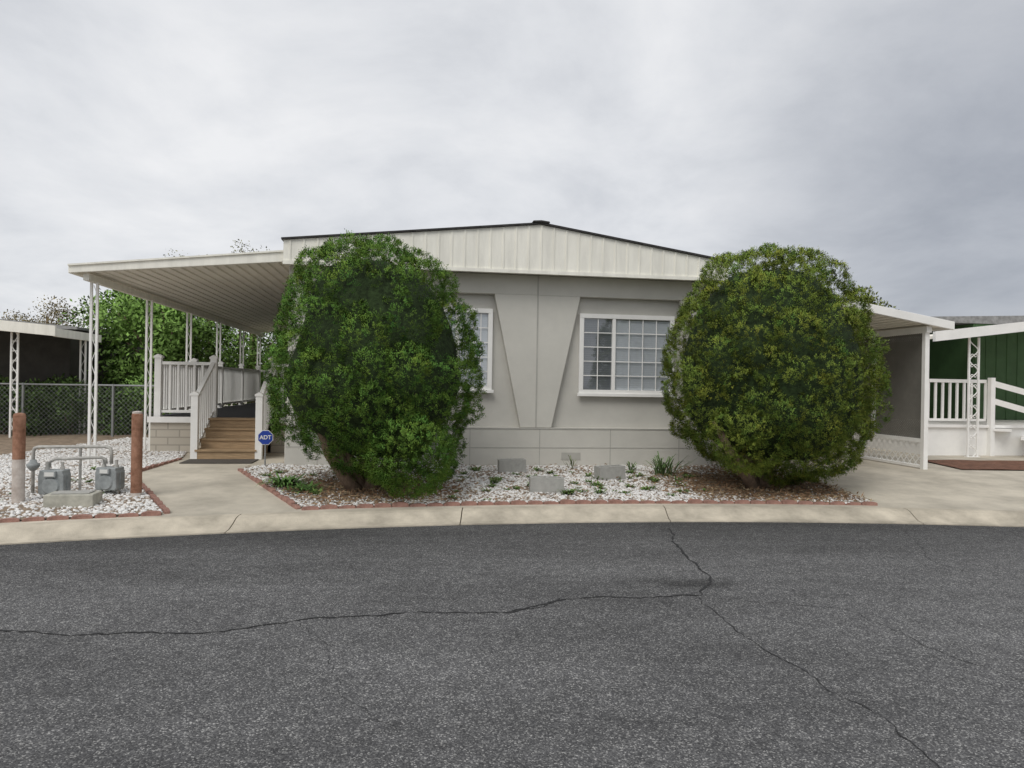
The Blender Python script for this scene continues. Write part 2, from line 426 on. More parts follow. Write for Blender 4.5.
# ---------------------------------------------------------------- house
house = empty('mobile_home', (HX, HY, G), TH, 'grey single storey mobile home with white ribbed gable between the two round bushes', 'house')
UL, UR, UC = -3.58, 3.42, .39
LWL, LWR = -1.95, -.345; RWL, RWR = 1.12, 2.78
ZT = 3.07; ZS = .885; ZF = 3.40
wl = MB()
wl.box(UL, UR, 0, 17, ZS, 3.44)
front_wall = wl.build('wall', 'wallrec', house, -G)
b = MB(); v0 = -.13
b.box(UL, UR, v0, -.001, ZT, ZF-.003)
b.prism([(UC-.26, ZS+.003), (UC+.26, ZS+.003), (UC+.72, ZT), (UC-.72, ZT)], v0, -.001)
b.prism([(UL, ZS+.003), (-2.45, ZS+.003), (-2.0, ZT), (UL, ZT)], v0, -.001)
b.prism([(3.24, ZS+.003), (UR, ZS+.003), (UR, ZT), (2.86, ZT)], v0, -.001)
b.build('front_panel', 'wall', house, -G, bevel=.008)
b = MB()
b.box(UC-.012, UC+.012, v0-.006, v0, ZS+.01, ZF-.01); b.build('seam_strip', 'seam', house, -G)
b = MB(); b.box(UL-.02, UR+.02, -.17, 17.02, G-.05, ZS); b.build('skirting', 'wall', house, -G, bevel=.01)
b = MB()
b.box(UL, UR, -.178, -.17, .865, .885)
for u in (-3.1, -1.9, -.7, .45, 1.65, 2.85): b.box(u-.006, u+.006, -.174, -.1705, G, .864)
b.box(UL, UR, -.1745, -.1711, .555, .566)
b.build('skirting_trim', 'seam', house, -G)
for u in (-1.3, .98):
    b = MB(); b.box(u-.16, u+.16, -.176, -.1712, .36, .48); b.build('skirting_vent', 'seam', house, -G)
# gable
LT, PK, RT = (-3.62, 3.74), (.36, 4.165), (3.56, 3.69)
def roofz(u): return LT[1]+(PK[1]-LT[1])*(u-LT[0])/(PK[0]-LT[0]) if u < PK[0] else PK[1]+(RT[1]-PK[1])*(u-PK[0])/(RT[0]-PK[0])
b = MB(); b.prism([(LT[0], ZF), (RT[0], ZF), RT, PK, LT], -.44, -.40)
u = LT[0]+.1
while u < RT[0]-.03:
    z1 = roofz(u)-.012
    b.prism([(u-.011, ZF+.03), (u+.011, ZF+.03), (u+.011, z1), (u-.011, z1)], -.454, -.4385); u += .205
b.build('gable_panel', 'fascia', house, -G)
b = MB(); b.box(LT[0]-.005, RT[0]+.005, -.462, -.4405, ZF-.03, ZF+.028); b.build('gable_trim', 'fascia', house, -G)
b = MB(); b.box(LT[0], RT[0], -.399, -.131, ZF+.002, ZF+.03); b.build('soffit', 'fascia', house, -G)
b = MB(); b.box(LT[0], UL-.001, -.398, 17, ZF+.04, LT[1]-.02); b.build('side_fascia', 'fascia', house, -G)
b = MB(); b.box(UR+.001, RT[0], -.398, 17, ZF+.04, RT[1]-.02); b.build('side_fascia', 'fascia', house, -G)
th = .028
b = MB(); b.prism([(LT[0]-.03, LT[1]+.001), (PK[0], PK[1]+.004), (RT[0]+.05, RT[1]-.004), (RT[0]+.05, RT[1]+th), (PK[0], PK[1]+th+.006), (LT[0]-.03, LT[1]+th)], -.48, 17.2)
roof = b.build('roof', 'shingle', house, -G)
b = MB(); b.prism([(PK[0]-.14, PK[1]+.03), (PK[0]+.14, PK[1]+.025), (PK[0]+.13, PK[1]+.045), (PK[0], PK[1]+.06), (PK[0]-.13, PK[1]+.05)], -.50, 17.2); b.build('ridge_cap', 'shingle', roof, -G)
b = MB(); b.lathe([(.07, 4.1), (.07, 4.24), (.11, 4.25), (.11, 4.29), (.02, 4.33)], .36, .8, 14); b.build('roof_vent', 'black', roof, -G)
def window(u0, u1, z0, z1, split, dark_left=True):
    fr = MB(); w = .075; y0, y1 = -.075, -.002
    fr.box(u0, u1, y0, y1, z0, z0+w); fr.box(u0, u1, y0, y1, z1-w, z1)
    fr.box(u0, u0+w, y0, y1, z0+w, z1-w); fr.box(u1-w, u1, y0, y1, z0+w, z1-w)
    us = u0+(u1-u0)*split
    fr.box(us-.03, us+.03, y0+.006, y1, z0+w, z1-w)
    win = fr.build('window', 'white', house, -G, bevel=.006)
    sl = MB(); sl.box(u0-.03, u1+.03, -.10, -.076, z0-.035, z0+.02); sl.build('sill', 'white', win, -G, bevel=.005)
    for (a, c, mt, nx) in ((u0+w, us-.03, 'blind2' if dark_left else 'blind', 2), (us+.03, u1-w, 'blind', 4)):
        sb = MB(); z = z0+w+.005
        while z < z1-w-.02:
            sb.add([(a+.004, -.016, z), (c-.004, -.016, z), (c-.004, -.024, z+.0365), (a+.004, -.024, z+.0365)], [(0, 1, 2, 3)]); z += .038
        sb.build('blind', mt, win, -G, recalc=False)
        gl = MB(); gl.add([(a, -.04, z0+w), (c, -.04, z0+w), (c, -.04, z1-w), (a, -.04, z1-w)], [(0, 1, 2, 3)]); gl.build('pane', 'glass', win, -G)
        mu = MB(); yy0, yy1 = -.052, -.042
        for i in range(1, nx):
            x = a+(c-a)*i/nx; mu.box(x-.007, x+.007, yy0, yy1, z0+w, z1-w)
        for i in range(1, 5):
            zz = z0+w+(z1-z0-2*w)*i/5; mu.box(a, c, yy0+.001, yy1-.001, zz-.007, zz+.007)
        mu.build('muntin', 'white', win, -G)
    return win
window(RWL, RWR, 1.45, 2.80, .36)
window(LWL, LWR, 1.48, 2.83, .64, False)
# ---------------------------------------------------------------- awnings
def scroll_post(name, parent, u, v, z0, z1, dz, gap=.11, m='white', tr=.005):
    b = MB(); r = .017
    for s in (-1, 1):
        b.box(u+s*gap/2-r, u+s*gap/2+r, v-r, v+r, z0, z1)
    n = int((z1-z0)/.03); amp = gap/2-r
    b.tube([(u+amp*math.sin(i*.03*2*math.pi/.42), v, z0+.03*i) for i in range(n)], tr, 5)
    if tr > .006:                               # ironwork curls between the bars
        z = z0+.2
        while z < z1-.2:
            for s in (-1, 1):
                b.tube([(u+s*amp*.5+amp*.42*math.cos(a*.6)*(1-a*.06), v+.008*s, z+amp*.42*math.sin(a*.6)*(1-a*.06)) for a in range(11)], tr*.7, 4)
            z += .21
    b.box(u-gap/2-.04, u+gap/2+.04, v-.04, v+.04, z0-.002, z0+.012)
    return b.build(name, m, parent, dz)
aw = empty('patio_awning', H(-5.1, 0, G), TH, 'long white patio awning on scroll posts over the left deck', 'awning')
def U(u): return u+5.1     # house u to awning local
def prism_u(b, poly, v0, v1): b.prism([(U(x), z) for x, z in poly], v0, v1)
UO = -6.60
def awz(u): return 3.17+(3.47-3.17)*(u+6.72)/(3.1)
b = MB(); prism_u(b, [(UO, awz(UO)), (-3.63, awz(-3.63)), (-3.63, awz(-3.63)+.05), (UO, awz(UO)+.05)], -.30, 13.2)
b.build('roof_panel', 'under', aw, -G)
b = MB(); u = UO+.1
while u < -3.7:
    prism_u(b, [(u, awz(u)-.024), (u+.03, awz(u+.03)-.024), (u+.04, awz(u+.04)-.002), (u-.01, awz(u-.01)-.002)], -.29, 13.19); u += .16
b.build('underside_rib', 'under', aw, -G)
b = MB(); prism_u(b, [(UO-.08, awz(UO-.08)-.045), (-3.63, awz(-3.63)-.05), (-3.63, awz(-3.63)+.125), (UO-.08, awz(UO-.08)+.075)], -.36, -.302)
b.build('fascia', 'fascia', aw, -G, bevel=.006)
b = MB(); prism_u(b, [(UO-.08, awz(UO-.08)+.057), (-3.63, awz(-3.63)+.10), (-3.63, awz(-3.63)+.125), (UO-.08, awz(UO-.08)+.082)], -.385, -.3601)
b.build('fascia_lip', 'fascia', aw, -G)
b = MB(); b.box(U(UO-.10), U(UO-.002), -.30, 13.2, awz(UO)-.05, awz(UO)+.075); b.build('gutter', 'fascia', aw, -G)
b = MB(); b.box(U(-6.52), U(-6.44), -.25, 13.0, awz(-6.5)-.15, awz(-6.5)-.052); b.build('beam', 'fascia', aw, -G)
for v in (0, 2.35, 4.8, 7.3, 9.9, 12.3):
    scroll_post('post', aw, U(-6.46), v, G-.01, awz(-6.5)-.15, -G, .085)
# carport awning on the right
cp = empty('carport_awning', H(5.4, 0, G), TH, 'white carport awning with grey mesh and white lattice side, right of the grey house', 'awning')
def K(u): return u-5.4
def cz(u): return 2.70+(3.34-2.70)*(7.42-u)/(7.42-3.45)
CI = 3.60
b = MB(); b.prism([(K(CI), cz(CI)), (K(7.40), cz(7.40)), (K(7.40), cz(7.40)+.04), (K(CI), cz(CI)+.04)], -.72, 12); b.build('roof_panel', 'under', cp, -G)
b = MB(); u = CI+.1
while u < 7.3:
    b.prism([(K(u), cz(u)-.02), (K(u+.025), cz(u+.025)-.02), (K(u+.035), cz(u+.035)-.002), (K(u-.01), cz(u-.01)-.002)], -.715, 11.99); u += .15
b.build('underside_rib', 'under', cp, -G)
b = MB(); b.prism([(K(CI), cz(CI)-.04), (K(7.50), cz(7.50)-.04), (K(7.50), cz(7.50)+.10), (K(CI), cz(CI)+.10)], -.79, -.722); b.build('fascia', 'white', cp, -G, bevel=.006)
b = MB(); b.box(K(7.402), K(7.48), -.72, 12, cz(7.42)-.04, cz(7.42)+.09); b.build('gutter', 'white', cp, -G)
b = MB(); b.box(K(7.06), K(7.16), -.68, 11.8, cz(7.11)-.15, cz(7.11)-.042); b.build('beam', 'white', cp, -G)
for v in (-.6, 2.2, 5.0, 7.8, 10.6):
    b = MB(); b.box(K(7.07), K(7.15), v-.04, v+.04, G-.01, cz(7.11)-.15); b.build('post', 'white', cp, -G)
b = MB(); b.lattice((K(7.11), -.56, .77), (0, 1, 0), 2.72, cz(7.11)-.15-.77, .05, .031); b.build('screen_panel', 'tan', cp, -G, recalc=False)
b = MB(); b.lattice((K(7.11), -.56, .31), (0, 1, 0), 2.72, .40, .15, .022); b.build('lattice_panel', 'white', cp, -G, recalc=False)
b = MB(); b.box(K(7.07), K(7.15), -.559, 2.159, .71, .77); b.build('screen_rail', 'white', cp, -G)
b = MB(); b.box(K(7.07), K(7.15), -.559, 2.159, .27, .31); b.build('screen_rail', 'white', cp, -G)
b = MB(); b.box(K(7.06), K(7.16), .69, .75, .771, cz(7.11)-.151); b.build('screen_stile', 'white', cp, -G)
# ---------------------------------------------------------------- deck
dk = empty('porch_deck', H(-5, 2, G), TH, 'raised porch deck with white railings and brown wooden steps', 'deck')
def D(u): return u+5.0
def DV(v): return v-2.0
b = MB(); b.box(D(-6.32), D(-3.62), DV(2.0), DV(11), .80, .90); b.build('deck_floor', 'carpet', dk, -G)
b = MB(); b.box(D(-6.30), D(-5.24), DV(2.02), DV(2.14), G-.02, .799); b.box(D(-6.30), D(-6.18), DV(2.1401), DV(11), G-.02, .799); b.build('block_skirt', 'block', dk, -G)
b = MB(); b.box(D(-4.2), D(-3.63), DV(2.02), DV(2.14), G-.02, .799); b.build('block_skirt', 'block', dk, -G)
b = MB(); b.box(D(-6.34), D(-5.24), DV(1.96), DV(1.999), .80, .905); b.build('deck_edge', 'white', dk, -G)
b = MB(); b.box(D(-4.2), D(-3.63), DV(1.96), DV(1.999), .80, .905); b.build('deck_edge', 'white', dk, -G)
for i in range(4):
    v_ = .90+.275*i; z = G+.1625*i
    b = MB(); b.box(D(-5.20), D(-4.25), DV(v_), DV(1.998), z, z+.130); b.box(D(-5.22), D(-4.23), DV(v_-.025), DV(v_+.13), z+.131, z+.1615); b.box(D(-5.22), D(-4.23), DV(v_+.138), DV(1.9975), z+.131, z+.1615)
    b.build('stair_tread', 'wood', dk, -G)
b = MB(); b.box(-.55, .55, -.28, .28, .004, .016); o = b.build('door_mat', 'mat_'); q = H(-4.72, .52); o.location = (q[0], q[1], G); o.rotation_euler = (0, 0, TH); prop(o, 'dark flat mat on the concrete before the wooden steps', 'mat')
def rail(p0, p1, hh=.98):
    b = MB(); p0 = Vector(p0); p1 = Vector(p1); up = Vector((0, 0, 1))
    b.bar(p0+up*hh, p1+up*hh, .07, .055); b.bar(p0+up*.10, p1+up*.10, .05, .05)
    n = max(2, int((p1-p0).length/.125))
    for i in range(1, n):
        q = p0.lerp(p1, i/n); b.box(q.x-.018, q.x+.018, q.y-.018, q.y+.018, q.z+.12, q.z+hh-.025)
    return b.build('railing', 'white', dk, -G)
def newel(u, v, z0, hh=1.12, w=.055):
    b = MB(); b.box(D(u)-w, D(u)+w, DV(v)-w, DV(v)+w, z0, z0+hh-.05)
    b.prism([(D(u)-w-.015, z0+hh-.05), (D(u)+w+.015, z0+hh-.05), (D(u)+w+.015, z0+hh-.02), (D(u), z0+hh+.02), (D(u)-w-.015, z0+hh-.02)], DV(v)-w-.015, DV(v)+w+.015)
    return b.build('newel', 'white', dk, -G)
newel(-6.2, 2.1, .9); newel(-5.24, 2.1, .9); newel(-5.24, .95, G); newel(-4.2, .95, G); newel(-4.2, 2.1, .9)
rail((D(-6.14), DV(2.1), .9), (D(-5.3), DV(2.1), .9)); rail((D(-5.24), DV(1.0), G+.06), (D(-5.24), DV(2.04), .9)); rail((D(-4.2), DV(1.0), G+.06), (D(-4.2), DV(2.04), .9)); rail((D(-4.14), DV(2.1), .9), (D(-3.64), DV(2.1), .9))
for v in (4.3, 6.5, 8.7, 10.9):
    newel(-6.2, v, .9); rail((D(-6.2), DV(v-2.14), .9), (D(-6.2), DV(v-.06), .9))
newel(-3.7, 10.9, .9); rail((D(-6.14), DV(10.9), .9), (D(-3.76), DV(10.9), .9))
# ---------------------------------------------------------------- bushes
def bush(name, label, table, cyd, extra, seed, light, darkc, base, nclump=1500, dr=.92, shrink=.06, dens=3300, limb=(-.8, -.5)):
    rs = np.random.default_rng(seed); sc = cyd/711.
    zz, cc, hw = [], [], []
    for y, xl, xr in table:
        xm = (xl+xr)/2; yy = y-(xm-512)*.0165; dx = xm-512+(y-384)*.0165
        zz.append(1.6-(yy-384)*sc); cc.append(dx*sc); hw.append(max(.1, (xr-xl)/2*sc-shrink))
    zz = np.array(zz)[::-1]; cc = np.array(cc)[::-1]; hw = np.array(hw)[::-1]
    zmin, zmax = zz[0], zz[-1]
    # profile curve closed to the axis at top and bottom, sampled by area
    pz = np.concatenate([[zz[0]+.04], zz, [zz[-1]+.02]]); pw = np.concatenate([[.05], hw, [0.]])
    t = np.linspace(0, 1, 600)*(len(pz)-1); fz = np.interp(t, np.arange(len(pz)), pz); fw = np.interp(t, np.arange(len(pz)), pw)
    ker = np.ones(31)/31; fz = np.convolve(np.pad(fz, 15, 'edge'), ker, 'valid'); fw = np.convolve(np.pad(fw, 15, 'edge'), ker, 'valid')
    tz, tw = np.gradient(fz), np.gradient(fw); ln_ = np.hypot(tz, tw)+1e-9; nz_, nw_ = -tw/ln_, tz/ln_
    pr_ = ln_*(fw+.12); pr_ /= pr_.sum()
    def surf(k):
        i = rs.choice(len(fz), k, p=pr_); f = rs.uniform(0, 6.283, k)
        ax_ = np.interp(fz[i], zz, cc)
        P = np.stack([ax_+fw[i]*np.cos(f), cyd+fw[i]*dr*np.sin(f), fz[i]], 1)
        Nn = unit(np.stack([nw_[i]*np.cos(f), nw_[i]*np.sin(f), nz_[i]], 1))
        return P, Nn
    # billowing lobes, spread apart
    LP, LN = surf(900); sel = []; lr = []
    for i in range(900):
        r = rs.uniform(.20, .42)
        if all(np.linalg.norm(LP[i]-LP[j]) > .61*(r+q) for j, q in zip(sel, lr)): sel.append(i); lr.append(r)
    lr = np.array(lr); LP = LP[sel]; LN = LN[sel]; LC = LP-LN*lr[:, None]*.95
    lift = rs.uniform(-.04, .06, len(lr))
    P0, N0 = surf(nclump); rad = rs.uniform(.075, .145, nclump)
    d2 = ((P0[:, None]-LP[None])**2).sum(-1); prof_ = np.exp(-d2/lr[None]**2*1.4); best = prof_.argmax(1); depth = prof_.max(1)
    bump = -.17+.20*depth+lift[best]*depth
    cen = P0+N0*(bump-rad)[:, None]; lobe_c = LC[best]
    ec, er_, el = [], [], []
    for (ex, ey, ez, er, k) in extra:
        for _ in range(k):
            d = unit(rs.normal(size=3)); r = rs.uniform(.08, .15)
            ec.append(np.array((ex, ey, ez))+d*(er-r)*np.array((1, .85, .95))); er_.append(r); el.append((ex, ey, ez))
    if ec: cen = np.concatenate([cen, ec]); rad = np.concatenate([rad, er_]); lobe_c = np.concatenate([lobe_c, el]); depth = np.concatenate([depth, np.ones(len(ec))])
    m = (rad**2*dens).astype(int); idx = np.repeat(np.arange(len(cen)), m)
    w = unit(rs.normal(size=(len(idx), 3)))
    out = unit(cen-lobe_c)[idx]
    ok = (w*out).sum(1) > -.1; w, out, idx = w[ok], out[ok], idx[ok]
    pos = cen[idx]+w*rad[idx][:, None]*rs.uniform(.80, 1.0, len(idx))[:, None]
    keep = pos[:, 2] > .24                       # drop sprigs buried inside a neighbouring clump
    for s0 in range(0, len(pos), 4000):
        pp = pos[s0:s0+4000]; d2 = (pp**2).sum(1)[:, None]+(cen**2).sum(1)[None]-2*pp@cen.T
        ins = d2 < ((rad*.72)**2)[None]; ins[np.arange(len(pp)), idx[s0:s0+4000]] = False
        keep[s0:s0+4000] &= ~ins.any(1)
    pos, idx, w, out = pos[keep], idx[keep], w[keep], out[keep]; n = len(idx)
    d = unit(w*.75+out*.35+np.array([0, 0, .40])+rs.normal(0, .16, (n, 3)))
    ln = rs.uniform(.022, .058, n); KB = 18
    cl = rs.uniform(.84, 1.12, len(cen))*(.70+.30*depth)  # clumps down in the creases coloured darker, ambient shade put into the leaf colour
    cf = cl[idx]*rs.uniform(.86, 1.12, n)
    hue = rs.normal(0, .04, n)+rs.normal(0, .08, len(cen))[idx]
    s = rs.random((n, KB))**.75
    P = pos[:, None]+d[:, None]*(ln[:, None]*s)[..., None]
    spread = .66-.35*s
    DD = unit(d[:, None]+rs.normal(0, 1, (n, KB, 3))*spread[..., None]*.7)
    P = P+rs.normal(0, .013, P.shape)
    L = rs.uniform(.014, .027, (n, KB)); W = rs.uniform(.0065, .011, (n, KB))
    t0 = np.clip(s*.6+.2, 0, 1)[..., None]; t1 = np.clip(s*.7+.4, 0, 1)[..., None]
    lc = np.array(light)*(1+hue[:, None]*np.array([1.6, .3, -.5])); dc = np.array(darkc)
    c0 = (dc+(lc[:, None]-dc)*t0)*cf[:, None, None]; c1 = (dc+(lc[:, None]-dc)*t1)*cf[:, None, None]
    brown = rs.random((n, KB)) < .012; c1[brown] = np.array([.18, .12, .06])
    lobe_n = unit(pos-lobe_c[idx])
    nrm = unit(w[:, None]*.7+lobe_n[:, None]*.8+DD*.15+rs.normal(0, .08, DD.shape)).reshape(-1, 3)
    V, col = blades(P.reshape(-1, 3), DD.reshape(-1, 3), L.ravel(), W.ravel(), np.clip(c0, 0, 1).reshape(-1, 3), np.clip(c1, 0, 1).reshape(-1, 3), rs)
    print(name, 'lobes', len(lr), 'sprigs', n, 'blades', len(V))
    off = np.array([base[0], base[1], gz(*base)])
    root = empty(name, tuple(off), 0, label, 'bush')
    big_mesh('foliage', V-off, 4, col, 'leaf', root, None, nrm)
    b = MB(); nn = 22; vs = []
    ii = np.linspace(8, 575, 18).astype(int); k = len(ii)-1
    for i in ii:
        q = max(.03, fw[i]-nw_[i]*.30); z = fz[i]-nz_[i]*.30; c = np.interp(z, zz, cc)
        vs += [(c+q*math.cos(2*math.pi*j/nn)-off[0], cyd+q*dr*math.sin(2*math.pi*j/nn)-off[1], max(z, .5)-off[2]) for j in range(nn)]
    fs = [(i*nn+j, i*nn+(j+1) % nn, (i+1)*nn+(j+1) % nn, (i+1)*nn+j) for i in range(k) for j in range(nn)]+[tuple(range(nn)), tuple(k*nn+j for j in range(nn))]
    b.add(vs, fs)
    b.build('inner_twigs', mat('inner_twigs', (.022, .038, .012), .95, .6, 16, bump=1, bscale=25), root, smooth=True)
    b = MB(); rr = random.Random(seed)
    for i in range(7):
        a = rr.uniform(0, 6.28); q = rr.uniform(.35, .7)
        x0, y0 = rr.uniform(-.12, .12), rr.uniform(-.12, .12); x1, y1 = q*math.cos(a), q*math.sin(a)
        b.tube([(x0, y0, -.1), (x0+x1*.15, y0+y1*.15, .18), (x0+x1*.5, y0+y1*.5, .5), (x0+x1*.9, y0+y1*.9, 1.0)], [.075, .06, .045, .025], 8)
    lx, ly = limb
    b.tube([(-.05, -.1, -.1), (lx*.38, ly*.7-.05, .2), (lx*.7, ly, .5), (lx, ly, 1.0)], [.10, .085, .065, .04], 8)
    b.tube([(0, 0, -.1), (lx*.25, ly*.4, .25), (lx*.45, ly*.6, .6), (lx*.5, ly*.5, 1.1)], [.09, .08, .06, .04], 8)
    b.build('trunk', 'trunk', root, smooth=True)
    return root
LT_ = [(239, 338, 386), (244, 318, 407), (253, 302, 426), (266, 293, 443), (285, 286, 460), (310, 281, 473), (335, 277, 482), (360, 266, 486), (388, 260, 487), (410, 266, 480), (428, 278, 471), (443, 294, 466), (458, 318, 461), (478, 350, 450)]
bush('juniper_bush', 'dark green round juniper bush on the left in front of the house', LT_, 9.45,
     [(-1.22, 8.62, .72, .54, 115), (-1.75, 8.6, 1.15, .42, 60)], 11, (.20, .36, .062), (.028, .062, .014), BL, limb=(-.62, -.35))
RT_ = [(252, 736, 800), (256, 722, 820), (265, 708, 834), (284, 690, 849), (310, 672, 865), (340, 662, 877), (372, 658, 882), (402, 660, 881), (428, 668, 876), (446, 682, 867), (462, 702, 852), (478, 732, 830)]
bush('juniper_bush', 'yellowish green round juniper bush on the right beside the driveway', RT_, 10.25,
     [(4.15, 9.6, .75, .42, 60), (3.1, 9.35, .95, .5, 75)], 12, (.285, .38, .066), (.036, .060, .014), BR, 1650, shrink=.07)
# ---------------------------------------------------------------- trees behind
def tree(label, x, y, h, cr, ch, seed, light, nl=9000, leaf=(.10, .2), loose=0, group=None, nclump=26):
    rs = np.random.default_rng(seed); root = empty('tree', (x, y, .1), 0, label, 'tree', group)
    cen = []; zc = h-ch/2
    while len(cen) < nclump:
        d = rs.uniform(-1, 1, 3)
        if np.linalg.norm(d) < 1: cen.append((d[0]*cr*.85, d[1]*cr*.85, zc+d[2]*ch*.42))
    cen = np.array(cen); rad = rs.uniform(.26, .5, nclump)*cr*(.75 if loose else 1)
    idx = rs.integers(0, nclump, nl); w = unit(rs.normal(size=(nl, 3)))
    P = cen[idx]+w*rad[idx][:, None]*(rs.random(nl)[:, None]**(.5 if loose else .3))
    Dd = unit(w*.5+rs.normal(0, .7, (nl, 3))+np.array([0, 0, -.15]))
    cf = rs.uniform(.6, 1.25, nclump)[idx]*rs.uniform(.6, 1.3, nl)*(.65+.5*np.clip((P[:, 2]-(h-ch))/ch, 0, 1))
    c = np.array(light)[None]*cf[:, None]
    V, col = blades(P, Dd, rs.uniform(*leaf, nl), rs.uniform(leaf[0]*.5, leaf[1]*.5, nl), c*.8, c, rs)
    big_mesh('crown', V, 4, col, 'tleaf', root, None, unit(w+rs.normal(0, .35, w.shape)+np.array([0, 0, .2])))
    b = MB(); b.tube([(0, 0, -.3), (.05, 0, (h-ch)*.6), (0, .05, zc), (0, 0, h-ch*.25)], [.16*h/6, .13*h/6, .09*h/6, .03], 8)
    for k in range(0, nclump, 2):
        q = cen[k]; z0 = max(.8, zc-ch*.35); b.tube([(0, 0, z0), tuple(q*np.array([.5, .5, 1])*.5+np.array([0, 0, z0*.5])), tuple(q)], [.06*h/6, .04*h/6, .015], 5)
    b.build('trunk', 'trunk', root, smooth=True)
    return root
T = [
 ('dense mid green tree behind the left fence nearest the deck railing', -9.5, 19.3, 4.3, 1.6, 3.9, 31, (.21, .36, .08)),
 ('bright green broad tree seen under the patio awning', -9.6, 25, 4.5, 2.4, 4.2, 32, (.23, .39, .09)),
 ('green tree at the far end of the patio awning beside the house', -8.4, 31, 4.6, 2.4, 4.3, 33, (.20, .35, .085)),
 ('dark green tree rising behind the left neighbour awning', -15.2, 29, 4.0, 2.2, 3.8, 35, (.14, .23, .06)),
 ('rounded green tree between the awning posts far behind the fence', -12.6, 24, 4.9, 2.1, 4.5, 39, (.19, .31, .07)),
]
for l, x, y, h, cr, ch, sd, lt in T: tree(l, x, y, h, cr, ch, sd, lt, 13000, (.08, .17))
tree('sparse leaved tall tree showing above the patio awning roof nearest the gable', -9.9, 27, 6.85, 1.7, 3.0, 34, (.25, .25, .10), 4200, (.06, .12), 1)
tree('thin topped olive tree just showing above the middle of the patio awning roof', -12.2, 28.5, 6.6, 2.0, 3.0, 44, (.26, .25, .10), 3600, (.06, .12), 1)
tree('sparse olive tree above the left neighbour awning', -23.6, 36, 5.4, 2.6, 3.0, 36, (.28, .23, .10), 6500, (.08, .16), 1)
tree('yellow green tree showing above the carport awning', 15.3, 31, 6.3, 1.6, 4.5, 37, (.22, .25, .07), 9000)
tree('dark green tree behind the lattice carport', 11.5, 29, 4.4, 2.4, 4.0, 38, (.08, .14, .045), 11000)
# far-off mass of greenery closing the view
rs = np.random.default_rng(50); n = 26000
X = rs.uniform(-75, 75, n); top = 2.6+1.2*np.sin(X*.31)+.8*np.sin(X*.83+1)+.5*np.sin(X*2.1)
P = np.stack([X, 52+rs.normal(0, 1.2, n), rs.random(n)**.8*top], 1)
c = rs.uniform(.5, 1.2, n)[:, None]*np.array([[.085, .13, .05]])
V, col = blades(P, rs.normal(size=(n, 3)), rs.uniform(.3, .7, n), rs.uniform(.2, .4, n), c, c, rs)
prop(big_mesh('distant_trees', V, 4, col, 'tleaf'), 'far off line of dark trees behind the houses', 'trees', None, 'stuff')
# ---------------------------------------------------------------- chain link fence and hedges on the left
fa, fb = Vector((-12.6, 15.4, G)), Vector((-7.1, 16.2, G)); ax = (fb-fa).normalized(); L = (fb-fa).length
fn = empty('chain_link_fence', fa, math.atan2(ax.y, ax.x), 'grey chain link fence behind the left gravel bed', 'fence')
b = MB(); b.lattice((0, 0, .05), (1, 0, 0), L, 1.1, .10, .004); b.build('wire_mesh', 'steel', fn, recalc=False)
b = MB(); b.tube([(0, 0, 1.17), (L, 0, 1.17)], .022, 8); b.build('top_rail', 'steel', fn)
for i in range(4): b = MB(); b.tube([(L*i/3, 0, -.05), (L*i/3, 0, 1.2)], .028, 8); b.build('post', 'steel', fn)
def shrub(name, label, x, y, w, h, seed, light, n=9000):
    rs = np.random.default_rng(seed); root = empty(name, (x, y, gz(x, y)), 0, label, 'shrub')
    cen = np.stack([rs.uniform(-w/2, w/2, 22), rs.uniform(-.35, .35, 22), rs.uniform(.15, h*.75, 22)], 1); rad = rs.uniform(.22, .4, 22)*h
    idx = rs.integers(0, 22, n); ww = unit(rs.normal(size=(n, 3))); P = cen[idx]+ww*(rad[idx]*rs.random(n)**.3)[:, None]; P[:, 2] = np.abs(P[:, 2])
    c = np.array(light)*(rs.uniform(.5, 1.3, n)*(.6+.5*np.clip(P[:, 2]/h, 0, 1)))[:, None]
    V, col = blades(P, ww+rs.normal(0, .6, (n, 3)), rs.uniform(.05, .11, n), rs.uniform(.03, .06, n), c*.8, c, rs)
    big_mesh('foliage', V, 4, col, 'tleaf', root, None, unit(ww+rs.normal(0, .35, ww.shape)+np.array([0, 0, .2])))
    b = MB()
    for k in range(5): b.tube([(cen[k][0]*.3, cen[k][1]*.3, -.05), tuple(cen[k])], [.025, .01], 5)
    b.build('stem', 'trunk', root)
shrub('garden_shrub', 'dark green shrub behind the chain link fence under the neighbour awning', -11.9, 16.3, 2.2, 1.25, 61, (.14, .24, .065))
shrub('garden_shrub', 'dark green shrub behind the middle of the chain link fence', -10.3, 16.7, 2.2, 1.35, 63, (.15, .26, .065))
shrub('garden_shrub', 'brighter green shrub behind the chain link fence nearest the deck', -8.6, 17.1, 2.3, 1.5, 62, (.21, .36, .085))
# ---------------------------------------------------------------- neighbours
nl = empty('neighbour_house', (-10.8, 15, G), TH, 'neighbouring house with white awning at the left edge, awning shade in its wall colour', 'house')
b = MB(); b.prism([(-6, 3.05), (1.0, 2.50), (1.0, 2.56), (-6, 3.12)], .05, 2.3); b.build('awning_roof', 'under', nl, -G)
b = MB(); b.prism([(-6, 3.04), (1.07, 2.46), (1.07, 2.68), (-6, 3.26)], -.03, .048); b.build('fascia', 'fascia', nl, -G)
b = MB(); b.box(1.002, 1.07, .05, 2.3, 2.45, 2.63); b.build('gutter', 'fascia', nl, -G)
scroll_post('post', nl, .15, .25, G, 2.58, -G, .13, 'white', .009); scroll_post('post', nl, .95, 1.6, G, 2.5, -G)
b = MB(); b.box(-9, .35, 2.32, 9, G, 2.75); b.build('wall', 'shadewall', nl, -G)  # shade beneath the awning is put into this wall's colour
